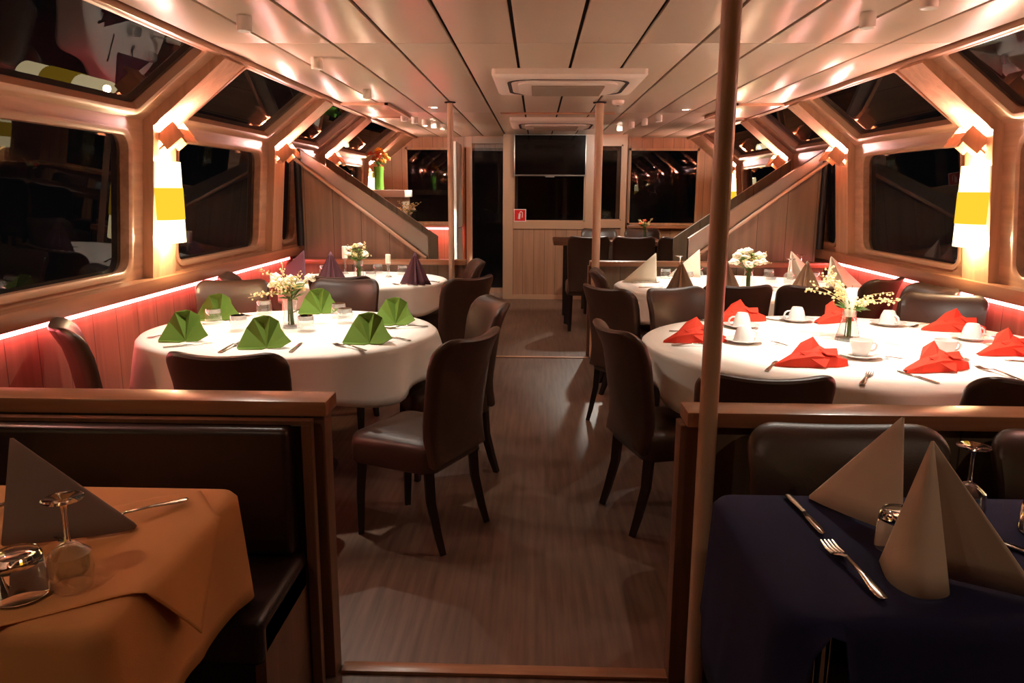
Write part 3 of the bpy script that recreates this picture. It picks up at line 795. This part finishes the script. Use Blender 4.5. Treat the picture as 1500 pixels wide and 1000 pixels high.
# ------------------------------------------------------------------ cutlery
def strip(sec, z0=0):
    """sec: list of (y, half width, z)"""
    return [[(-w, y, z) for y, w, z in sec], [(-w * .5, y, z + .0012) for y, w, z in sec], [(w * .5, y, z + .0012) for y, w, z in sec], [(w, y, z) for y, w, z in sec]]
def fork():
    t = thing('fork', '', 'cutlery')
    b = MB(); b.loops(strip([(-.095, .004, .004), (-.09, .009, .004), (-.07, .0095, .005), (-.03, .005, .010), (.02, .003, .013)]), closed=False)
    b.build('handle', M['steel'], t, solid=.002)
    b = MB(); b.loops(strip([(.02, .003, .013), (.03, .007, .011), (.04, .0115, .007), (.052, .0125, .004)]), closed=False)
    for k in range(4):
        x = -.0105 + .007 * k
        b.tube([(x, .050, .0045), (x, .07, .0035), (x, .092, .008)], [.0024, .0022, .001], 6)
    b.build('tines', M['steel'], t, solid=.0012)
    return t
def knife():
    t = thing('knife', '', 'cutlery')
    b = MB(); b.loops(strip([(-.105, .006, .003), (-.10, .0085, .003), (-.06, .0085, .004), (-.01, .0055, .005), (.0, .005, .005)]), closed=False)
    b.build('handle', M['steel'], t, solid=.005)
    b = MB(); b.loops([[(-.0055, .0, .005), (-.0085, .03, .004), (-.010, .08, .004), (-.006, .108, .004), (.002, .115, .004)], [(.0055, .0, .005), (.0075, .03, .004), (.0085, .08, .004), (.0075, .108, .004), (.0035, .115, .004)]], closed=False)
    b.build('blade', M['steel'], t, solid=.0015)
    return t
def spoon():
    t = thing('spoon', '', 'cutlery')
    b = MB(); b.loops(strip([(-.06, .003, .003), (-.055, .006, .003), (-.03, .004, .006), (.01, .002, .008)]), closed=False)
    b.build('handle', M['steel'], t, solid=.002)
    MB().lathe([(.0, -.004), (.006, -.003), (.0105, .0), (.0115, .003)], 16, (0, 0, .006)).build('bowl', M['steel'], t, solid=.001)
    o = t.children[-1]; o.location = (0, .025, 0); o.scale = (1, 1.5, 1)
    return t
def cut(kind, x, y, z, rz, w, g=None):
    return place(kind, {'fork': fork, 'knife': knife, 'spoon': spoon}[kind], (x, y, z), rz, 'steel %s %s' % (kind, w), 'cutlery', g)
cut('fork', .437, 1.425, NT, math.radians(5), 'lying tines up in front on the navy cloth').scale = (1.15, 1.25, 1.15)
cut('knife', .432, 1.695, NT, math.radians(-178), 'lying across the back corner of the navy cloth')
cut('knife', .86, 1.47, NT, math.radians(32), 'behind the large ivory napkin on the navy cloth')
cut('fork', -1.10, 1.60, NT + .008, math.radians(140), 'behind the grey napkin with handle sticking out, on the orange cloth')
cut('spoon', -1.18, 1.46, NT + .008, math.radians(70), 'in front of the grey napkin on the orange cloth')
cut('knife', -1.42, 1.66, NT + .008, math.radians(-35), 'at the far side of the grey napkin on the orange cloth')
rnd = random.Random(3)
def settings(cx, cy, naps, name, kinds, g, wd=.15):
    for i, (x, y, w) in enumerate(naps):
        d = Vector((x - cx, y - cy)); d.normalize(); n = Vector((-d.y, d.x))
        for kd, off in zip(kinds, (wd, -wd)):
            p = Vector((x, y)) + n * off + d * .03
            cut(kd, p.x, p.y, .7765, math.atan2(d.y, d.x) + PI / 2 + rnd.uniform(-.12, .12), 'beside the %s' % w, g)
settings(-1.48, 3.93, [(x, y, 'green napkin ' + w) for x, y, r, w in L1], 'g', ('knife', 'fork'), 'cutlery on the green napkin table')
settings(-1.62, 6.25, [(-2.05, 6.2, 'plum napkin at the wall end'), (-1.72, 5.93, 'plum napkin before the candle'), (-1.16, 6.0, 'plum napkin on the aisle side')], 'p', ('knife', 'fork'), 'cutlery on the plum napkin table')
settings(1.40, 6.02, [(.72, 6.0, 'white napkin by the aisle'), (.9, 5.5, 'taupe napkin by the aisle in front'), (1.2, 5.5, 'taupe napkin behind the pole'), (1.76, 5.56, 'taupe napkin nearest the wall')], 't', ('knife', 'fork'), 'cutlery on the taupe napkin table')
settings(1.36, 3.70, [(.62, 3.78, 'red napkin at the aisle end'), (.98, 4.32, 'red napkin far edge beside an upturned cup'), (.97, 3.1, 'red napkin in front beside the upright cup'), (1.5, 3.08, 'red napkin with a high pointed corner'), (2.0, 4.05, 'red napkin before the wide chair back'), (2.0, 3.5, 'red napkin at the wall end')], 'r', ('fork', 'knife'), 'cutlery on the red napkin table', .185)

# ------------------------------------------------------------------ coffee cups
def saucer():
    t = thing('saucer', '', 'saucer')
    MB().lathe([(.0, .004), (.035, .004), (.045, .002), (.05, .006), (.078, .016), (.082, .018), (.078, .019), (.05, .010), (.03, .0085), (.0, .008)], 36).build('plate', M['porcelain'], t)
    MB().lathe([(.038, .0), (.042, .0), (.044, .004)], 28).build('foot_ring', M['porcelain'], t)
    return t
def cup():
    t = thing('coffee_cup', '', 'cup')
    MB().lathe([(.0, .002), (.022, .002), (.024, .0), (.026, .003), (.034, .02), (.040, .045), (.0425, .062), (.041, .063), (.038, .046), (.031, .02), (.0, .008)], 32).build('bowl', M['porcelain'], t)
    MB().tube([(.037, 0, .048), (.052, 0, .052), (.062, 0, .042), (.058, 0, .028), (.046, 0, .02), (.034, 0, .02)], .0045, 10).build('handle', M['porcelain'], t)
    return t
cups = [(.92, 4.12, PI, 1, 'at the far edge beside a red napkin'), (.82, 3.70, .3, 1, 'just clear of the thick pole'), (1.29, 4.35, PI, 1, 'at the far edge before a dark chair back'), (1.25, 3.38, 0, 0, 'upright in front of the flower vase'),
        (1.76, 4.25, -1.2, 1, 'behind the flower vase towards the wall'), (1.63, 3.40, .1, 0, 'upright behind the high pointed red napkin'), (1.99, 3.84, .2, 1, 'towards the wall end of the table')]
for x, y, r, inv, w in cups:
    place('saucer', saucer, (x, y, ZT), 0, 'white porcelain saucer under the coffee cup ' + w, 'saucer', 'saucers on the red napkin table', 1.15)
    o = place('cup', cup, (x, y, ZT + .0106), r, 'white coffee cup %s %s' % ('upturned' if inv else 'standing', w), 'cup', 'coffee cups on the red napkin table', 1.15)
    if inv: o.rotation_euler = (PI, 0, r); o.location.z = ZT + .0095 + .074
cut('spoon', .97, 3.66, ZT + .004, .6, 'beside the upturned cup clear of the pole')
cut('spoon', 1.36, 3.36, ZT + .004, 1.3, 'beside the upright cup before the flower vase')

# ------------------------------------------------------------------ vases, flowers, candles
def vase(prof, label, x, y, z, mat='glass'):
    t = thing('flower_vase', label, 'vase', (x, y, z))
    MB().lathe(prof, 28).build('body', M[mat], t)
    MB().lathe([(0, .004), (prof[1][0] * .9, .004), (prof[1][0] * .9, .012), (0, .014)], 24).build('base', M['thickglass' if mat == 'glass' else mat], t)
    return t
V1 = [(.0, .001), (.045, .001), (.046, .01), (.04, .05), (.032, .09), (.034, .12), (.041, .15)]
V2 = [(.0, .001), (.062, .001), (.060, .01), (.045, .06), (.032, .11), (.033, .15)]
def bouquet(label, x, y, z, h, spread, nfl, flmats, ntwig, twig_len, seed, leafn=16, flr=.026):
    rnd = random.Random(seed); vtop = .265 if h > .35 else .156 if h > .16 else .125
    t = thing('flower_bouquet', label, 'flowers', (x, y, z))
    st = MB(); heads = []
    for k in range(nfl + 5):
        a = rnd.uniform(0, 2 * PI); r = spread * math.sqrt(rnd.random())
        top = Vector((r * math.cos(a), r * math.sin(a), h * rnd.uniform(.82, 1.12) - r * .35))
        bt = Vector((rnd.uniform(-.014, .014), rnd.uniform(-.014, .014), .016))
        md = Vector((bt.x * .7 + top.x * .06, bt.y * .7 + top.y * .06, .15 if h < .35 else .265)) if h > .16 else Vector((bt.x * .7, bt.y * .7, .12))
        st.tube([bt, md, top], .0026, 6); heads.append(top)
    st.build('stem', M['stem'], t)
    lf = MB()
    for k in range(leafn):
        a = rnd.uniform(0, 2 * PI); base = Vector((.015 * math.cos(a), .015 * math.sin(a), max(h * rnd.uniform(.5, .85), vtop)))
        d = Vector((math.cos(a), math.sin(a), rnd.uniform(.1, 1.0))).normalized(); l = rnd.uniform(.05, .09)
        s = d.cross(Vector((0, 0, 1))).normalized() * rnd.uniform(.009, .016)
        p1, p2 = base + d * l * .5, base + d * l - Vector((0, 0, .015))
        lf.face([base, p1 + s, p2, p1 - s])
    lf.build('foliage', M['leaf'], t, solid=.0008)
    for k in range(nfl):
        f = MB(); c = heads[k]; m = flmats[k % len(flmats)]
        for q in range(7):
            a = 2 * PI * q / 7 + rnd.random(); rr = flr * rnd.uniform(.8, 1.15)
            f.ball(c + Vector((math.cos(a) * rr * .6, math.sin(a) * rr * .6, rnd.uniform(-.3, .4) * rr)), rr * .55, 1, (1, 1, .75))
        f.ball(c + Vector((0, 0, flr * .3)), flr * .6, 1)
        f.build('flower_head', M[m], t)
    for k in range(ntwig):
        a = rnd.uniform(0, 2 * PI) if ntwig > 7 else (PI * k / max(1, ntwig - 1) * 1.2 + rnd.uniform(-.3, .3))
        l = twig_len * rnd.uniform(.7, 1.1); el = rnd.uniform(.35, 1.0)
        b = MB(); pts = []
        p = Vector((0, 0, max(h * .62, vtop))); d = Vector((math.cos(a) * math.cos(el), math.sin(a) * math.cos(el), math.sin(el)))
        for q in range(6):
            pts.append(p.copy()); p = p + d * l / 5; d = (d + Vector((rnd.uniform(-.25, .25), rnd.uniform(-.25, .25), rnd.uniform(-.3, .1)))).normalized()
        b.tube(pts, .0014, 5)
        tw = b.build('twig', M['twig'], t)
        bb = MB()
        for q in range(16):
            i = rnd.uniform(1.2, 4.99); j = int(i); pp = pts[j].lerp(pts[j + 1], i - j)
            bb.ball(pp + Vector((rnd.uniform(-1, 1), rnd.uniform(-1, 1), rnd.uniform(-1, 1))) * .013, rnd.uniform(.004, .0075), 1)
        bb.build('blossom', M['bud'], tw)
    return t
vase(V1, 'clear glass vase of stems on the green napkin table', -1.5, 3.98, ZT)
bouquet('loose bouquet of white blooms and dry twigs on the green napkin table', -1.5, 3.98, ZT, .27, .105, 7, ('petal', 'petal', 'bud'), 11, .24, 11, 24, .029)
vase(V1, 'clear glass vase on the plum napkin table', -1.66, 6.27, ZT)
bouquet('bouquet of white and blush blooms on the plum napkin table', -1.66, 6.27, ZT, .27, .10, 8, ('petal', 'bud', 'petal'), 7, .14, 12, 18)
vase(V2, 'flared glass carafe vase on the red napkin table', 1.36, 3.80, ZT)
bouquet('spray of tiny cream blossoms leaning aside on the red napkin table', 1.36, 3.80, ZT, .20, .06, 2, ('petal',), 14, .24, 15, 16)
vase(V2, 'glass vase on the taupe napkin table', 1.42, 5.86, ZT)
bouquet('full bouquet of white lily-like blooms on the taupe napkin table', 1.42, 5.86, ZT, .28, .15, 18, ('petal', 'petal', 'petal'), 8, .16, 14, 22, .034)
def candle(x, y, z, h, r, label):
    t = thing('candle', label, 'candle', (x, y, z))
    MB().lathe([(0, 0.0), (.03, 0), (.03, .006), (.011, .02), (.009, .05 + .4 * h), (.016, .06 + .4 * h), (r * 1.1, .075 + .4 * h)], 20).build('holder', M['glass'], t)
    MB().lathe([(r, .072 + .4 * h), (r, .07 + h), (r * .8, .075 + h), (0, .074 + h)], 20).build('wax', M['wax'], t)
    MB().tube([(0, 0, .074 + h), (.001, 0, .084 + h)], .001, 6).build('wick', M['blackmat'], t)
candle(-1.86, 6.62, ZT, .17, .024, 'white candle on a glass holder on the plum napkin table')
candle(-1.44, 6.40, ZT, .12, .022, 'short white candle beside the bouquet on the plum napkin table')
# the white candle standing in the carafe vase
t = thing('candle', 'thick white candle rising from the blossoms on the red napkin table', 'candle', (1.36, 3.80, ZT))
MB().lathe([(0, .12), (.024, .12), (.027, .15), (.027, .255), (.022, .262), (0, .262)], 20).build('wax', M['wax'], t)
MB().tube([(0, 0, .262), (.001, 0, .274)], .0012, 6).build('wick', M['blackmat'], t)

# ------------------------------------------------------------------ stairs behind the far partitions
def stairs(sg, label):
    t = thing('stairway', label, 'staircase', (0, 7.12, 0))
    X = lambda x: sg * x
    xa, za, xb, zb = 2.36, 1.72, 1.22, .93       # sloping top of the panelling
    b = MB()
    pts = [(X(xa), 0), (X(xa), za), (X(xb), zb), (X(xb), 0)]
    b.loops([[(x, 0, z) for x, z in pts], [(x, .04, z) for x, z in pts]], True, True, True); b.build('side_panel', M['panel'], t, smooth=False)
    b = MB(); pts = [(X(xa + .02), za), (X(xa + .02), za + .15), (X(xb - .02), zb + .15), (X(xb - .02), zb - .10), (X(xb + .06), zb - .1), (X(xb + .06), zb + .03)]
    b.loops([[(x, -.02, z) for x, z in pts], [(x, .05, z) for x, z in pts]], True, True, True); b.build('balustrade_cap', M['brushed'], t, smooth=False)
    r = [(X(xa + .06), -.06, za + .07), (X(xb + .10), -.06, zb + .03), (X(xb + .03), -.06, zb - .04), (X(xb + .02), -.06, zb - .18)]
    MB().tube(curve(r, 6), .016, 12).build('handrail', M['pole'], t)
    # steps climbing outward and the far stringer
    s = MB()
    for k in range(5):
        x = xb + .05 + k * .22; s.box(X(x), .05, 0, X(x + .22), .85, .17 * (k + 1))
    s.build('step', M['cap_dark'], t, smooth=False)
    b = MB(); pts = [(X(xa), 0), (X(xa), za + .1), (X(xb), zb + .1), (X(xb), 0)]
    b.loops([[(x, .86, z) for x, z in pts], [(x, .9, z) for x, z in pts]], True, True, True); b.build('far_panel', M['panel'], t, smooth=False)
    MB().tube([(X(2.385), -.03, .99), (X(2.385), -.03, 1.86)], .032, 12).build('dark_gap_post', M['blackmat'], t)  # black tube put in for the darkness of the stairwell gap
    return t
stairs(-1, 'panelled stairway with sloping metal rail behind the plum napkin table')
stairs(1, 'panelled stairway with sloping rail behind the taupe napkin table')
for sg, txt in ((-1, 'over the stairway behind the plum napkin table'), (1, 'over the stairway behind the taupe napkin table')):
    t = thing('ceiling_hatch', 'brown panel for the open hatch recess ' + txt, 'hatch', (sg * 1.74, 7.55, ZC))
    MB().box(-.21, -.6, -.014, .21, .6, -.001, .004).build('panel', M['beech_x'], t)  # flat brown board stands in for the darker open recess
    f = MB()
    for q in ((-.23, -.62, .23, -.59), (-.23, .59, .23, .62), (-.23, -.62, -.20, .62), (.2, -.62, .23, .62)): f.box(q[0], q[1], -.022, q[2], q[3], -.001)
    f.build('frame', M['frame_pink'], t, smooth=False)

# ------------------------------------------------------------------ wheelhouse with the television
YB = 10.7
b = MB()
b.box(-.66, YB, 0, -.52, YB + .1, ZC); b.box(.47, YB, 0, .62, YB + .1, ZC)
b.box(-.52, YB + .01, .98, .47, YB + .09, 1.08); b.box(-.52, YB + .01, 0, .47, YB + .09, .06); b.box(-.52, YB + .01, 2.15, .47, YB + .09, ZC)
b.box(.62, YB + .02, 2.12, 1.03, YB + .1, ZC); b.box(.97, YB + .02, 0, 1.03, YB + .1, 2.12); b.box(.62, YB + .02, 1.0, .97, YB + .1, 1.10)
struct(b.build('wall_wheelhouse', M['frame_pink'], smooth=False))
struct(MB().box(-.52, YB + .03, .06, .47, YB + .07, .98).build('wall_wheelhouse_panel', M['cabin'], smooth=False))
struct(MB().box(.62, YB + .05, 0, .97, YB + .08, 1.0).build('wall_wheelhouse_side', M['cabin'], smooth=False))
for x0, x1, z0, z1 in ((-.52, .47, 1.08, 2.15), (.62, .97, 1.10, 2.12)):
    wn += 1
    f = MB()
    for q in ((x0, z0, x0 + .02, z1), (x1 - .02, z0, x1, z1), (x0, z0, x1, z0 + .02), (x0, z1 - .02, x1, z1)): f.box(q[0], YB + .03, q[1], q[2], YB + .06, q[3])
    w = struct(f.build('window_%d' % wn, M['frame_pink'], smooth=False))
    MB().box(x0, YB + .04, z0, x1, YB + .046, z1).build('pane', M['pane'], w, smooth=False)
# open bay beside the column: header, jamb, door leaf seen edge-on
b = MB(); b.box(-1.16, YB + .42, 2.15, -.66, YB + .5, ZC); b.box(-1.2, YB + .40, 0, -1.12, YB + .5, ZC)
struct(b.build('trim_12', M['frame_pink'], smooth=False))
d = struct(MB().box(-1.29, YB - .55, .01, -1.245, YB + .25, 2.12, .004).build('door_1', M['white']))
MB().tube([(-1.23, YB - .48, 1.02), (-1.19, YB - .48, 1.02), (-1.19, YB - .36, 1.02)], .01, 10).build('door_handle', M['chrome'], d)
MB().box(-1.242, YB - .52, .88, -1.238, YB - .44, 1.2, .002).build('lock_plate', M['brushed'], d)
t = thing('television', 'black flat television mounted high on the wheelhouse front', 'television', (-.02, YB - .05, 1.97))
MB().box(-.49, -.03, -.275, .49, .02, .275, .006).build('bezel', M['brushed'], t)
MB().box(-.475, -.033, -.255, .475, -.029, .262).build('screen', M['black'], t, smooth=False)
MB().box(-.15, .018, -.1, .15, .06, .1).build('wall_bracket', M['blackmat'], t, smooth=False)
MB().box(-.06, -.034, -.29, .06, -.0, -.275).build('sensor_bar', M['brushed'], t, smooth=False)
t = thing('safety_sign', 'small red fire extinguisher sign under the television', 'sign', (-.425, YB + .022, 1.165))
MB().box(-.085, -.004, -.085, .085, .0, .085, .002).build('plate', M['signwhite'], t)
MB().box(-.075, -.006, -.075, .075, -.0035, .075).build('field', M['signred'], t, smooth=False)
b = MB(); b.tube([(-.012, -.008, -.05), (-.004, -.008, .025)], .016, 10); b.tube(curve([(-.004, -.008, .03), (.012, -.008, .052), (.034, -.008, .03), (.03, -.008, -.03)], 5), .005, 8)
b.build('symbol', M['signwhite'], t)
# counter with flowers on the port side, aft of the stairs
t = thing('tall_counter', 'tall counter with thick white top behind the sloping stair rail', 'counter', (-1.86, 9.0, 0))
MB().box(-.42, -.2, 0, .14, .3, 1.42, .004).build('body', M['panel'], t)
MB().box(-.46, -.22, 1.42, .17, .32, 1.5, .008).build('worktop', M['white'], t)
vase([(0, .001), (.05, .001), (.055, .02), (.05, .1), (.055, .24), (.06, .26)], 'tall green vase on the white counter top', -2.02, 8.98, 1.501, 'greenvase')
bouquet('bright bunch of orange and yellow tulips on the white counter', -2.02, 8.98, 1.52, .40, .12, 14, ('yellowfl', 'orangefl', 'yellowfl', 'orangefl'), 0, .1, 21, 26, .036)
t = thing('side_table', 'low side table holding a white sprig beyond the stair rail', 'table', (-1.62, 8.6, 0))
MB().box(-.14, -.14, 1.10, .14, .14, 1.13, .004).build('table_top', M['white'], t)
MB().tube([(0, 0, 0.02), (0, 0, 1.1)], .02, 12).build('leg', M['blackmat'], t)
MB().lathe([(.13, 0), (.13, .015), (.02, .025)], 24, cap0=True).build('base', M['blackmat'], t)
vase([(0, .001), (.03, .001), (.032, .02), (.026, .08), (.03, .12)], 'small glass vase of white sprigs beyond the stair rail', -1.62, 8.6, 1.131)
bouquet('white blossoming sprig beyond the sloping stair rail', -1.62, 8.6, 1.131, .16, .06, 3, ('petal',), 9, .2, 23, 8)
# bar table and its chairs aft of the far partition
t = thing('bar_table', 'dark rectangular table behind the far partition before the wheelhouse', 'table', (.66, 9.0, 0))
MB().box(-.66, -.38, .90, .58, .38, .95, .006).build('table_top', M['cap_dark'], t)
for x in (-.5, .5):
    for y in (-.3, .3): MB().tube([(x, y, 0), (x, y, .9)], .03, 4).build('leg', M['blackmat'], t, auto=30)
for x, y, w in ((.36, 8.45, 'first from the slim pole'), (.84, 8.45, 'second from the slim pole'), (1.32, 8.45, 'third from the slim pole')):
    put_chair(x, y, 0, 1, 'dark chair with shiny top edge at the bar table, ' + w, (1, 1, 1.12), group='chairs at the bar table')
for x, w in ((.6, 'facing forward beside the wheelhouse column'), (1.15, 'facing forward beside the stern window')):
    put_chair(x, 9.6, 0, -1, 'dark chair across the far bar table ' + w, (1, 1, 1.12), group='chairs at the bar table')
vase([(0, .001), (.03, .001), (.032, .02), (.026, .08), (.03, .12)], 'small vase on the dark bar table', 1.05, 8.9, .951)
bouquet('small bunch of orange flowers on the dark bar table', 1.05, 8.9, .951, .2, .06, 6, ('orangefl', 'orangefl', 'bud'), 4, .15, 25, 12, .022)

# ------------------------------------------------------------------ lights
def spot(x, y, z, tx, ty, tz, e, deg, col=(1, .92, .80), blend=.35, size=.03):
    L = bpy.data.lights.new('spot_lamp', 'SPOT'); L.energy = e; L.color = col; L.spot_size = math.radians(deg); L.spot_blend = blend; L.shadow_soft_size = size
    o = bpy.data.objects.new('spot_lamp', L); C.objects.link(o); o.location = (x, y, z)
    o.rotation_euler = (Vector((tx, ty, tz)) - Vector((x, y, z))).to_track_quat('-Z', 'Y').to_euler(); return o
ZL = ZC - .07
for x, y, tx, ty, e, deg, sp in ((-1.5, 3.55, -1.48, 3.8, 95, 58, 26), (-1.48, 4.62, -1.5, 4.2, 75, 55, 30), (-1.5, 6.05, -1.6, 6.25, 120, 55, 26),
                                 (1.2, 3.5, 1.3, 3.7, 145, 66, 34), (1.28, 3.14, 1.5, 3.7, 75, 62, 16), (1.2, 6.1, 1.4, 6.05, 190, 66, 30)):
    spot(x, y, ZL, tx, ty, .77, e * .68, deg)
    spot(x, y, ZL, x, y, 0, sp * .62, 126, blend=.4, size=.014)
for x in (-1.3, 1.2): spot(x, .5, ZL, x * .9, .9, 0, 10, 120, (1, .70, .50), .5)  # added fill from behind the camera, lifts the near tables
spot(-1.15, 7.3, ZC - .012, -1.0, 7.6, 0, 22, 110)
spot(1.18, 7.45, ZC - .012, .9, 7.6, 0, 26, 110)
spot(-1.29, 9.12, ZL, -1.95, 9.0, 1.5, 130, 50)
spot(-1.355, 8.84, ZL, -1.27, 10.15, .85, 420, 22)
spot(.67, 9.2, ZL, .85, 8.2, 1.0, 110, 60)
spot(.76, 8.8, ZL, .3, 10.7, 1.2, 60, 75)
spot(-1.42, 8.56, ZL, -.5, 10.7, 1.2, 60, 75)

w = bpy.data.worlds.new('night'); scene.world = w; w.use_nodes = True
w.node_tree.nodes['Background'].inputs[0].default_value = (.5, .45, .5, 1); w.node_tree.nodes['Background'].inputs[1].default_value = .004
scene.view_settings.view_transform = 'Standard'; scene.view_settings.look = 'None'; scene.view_settings.gamma = 1; scene.view_settings.use_curve_mapping = False
scene.view_settings.exposure = 0.33
scene.cycles.max_bounces = 10; scene.cycles.diffuse_bounces = 4; scene.cycles.glossy_bounces = 4; scene.cycles.transparent_max_bounces = 24; scene.cycles.transmission_bounces = 6
scene.cycles.sample_clamp_indirect = 40; scene.cycles.caustics_reflective = False; scene.cycles.caustics_refractive = False
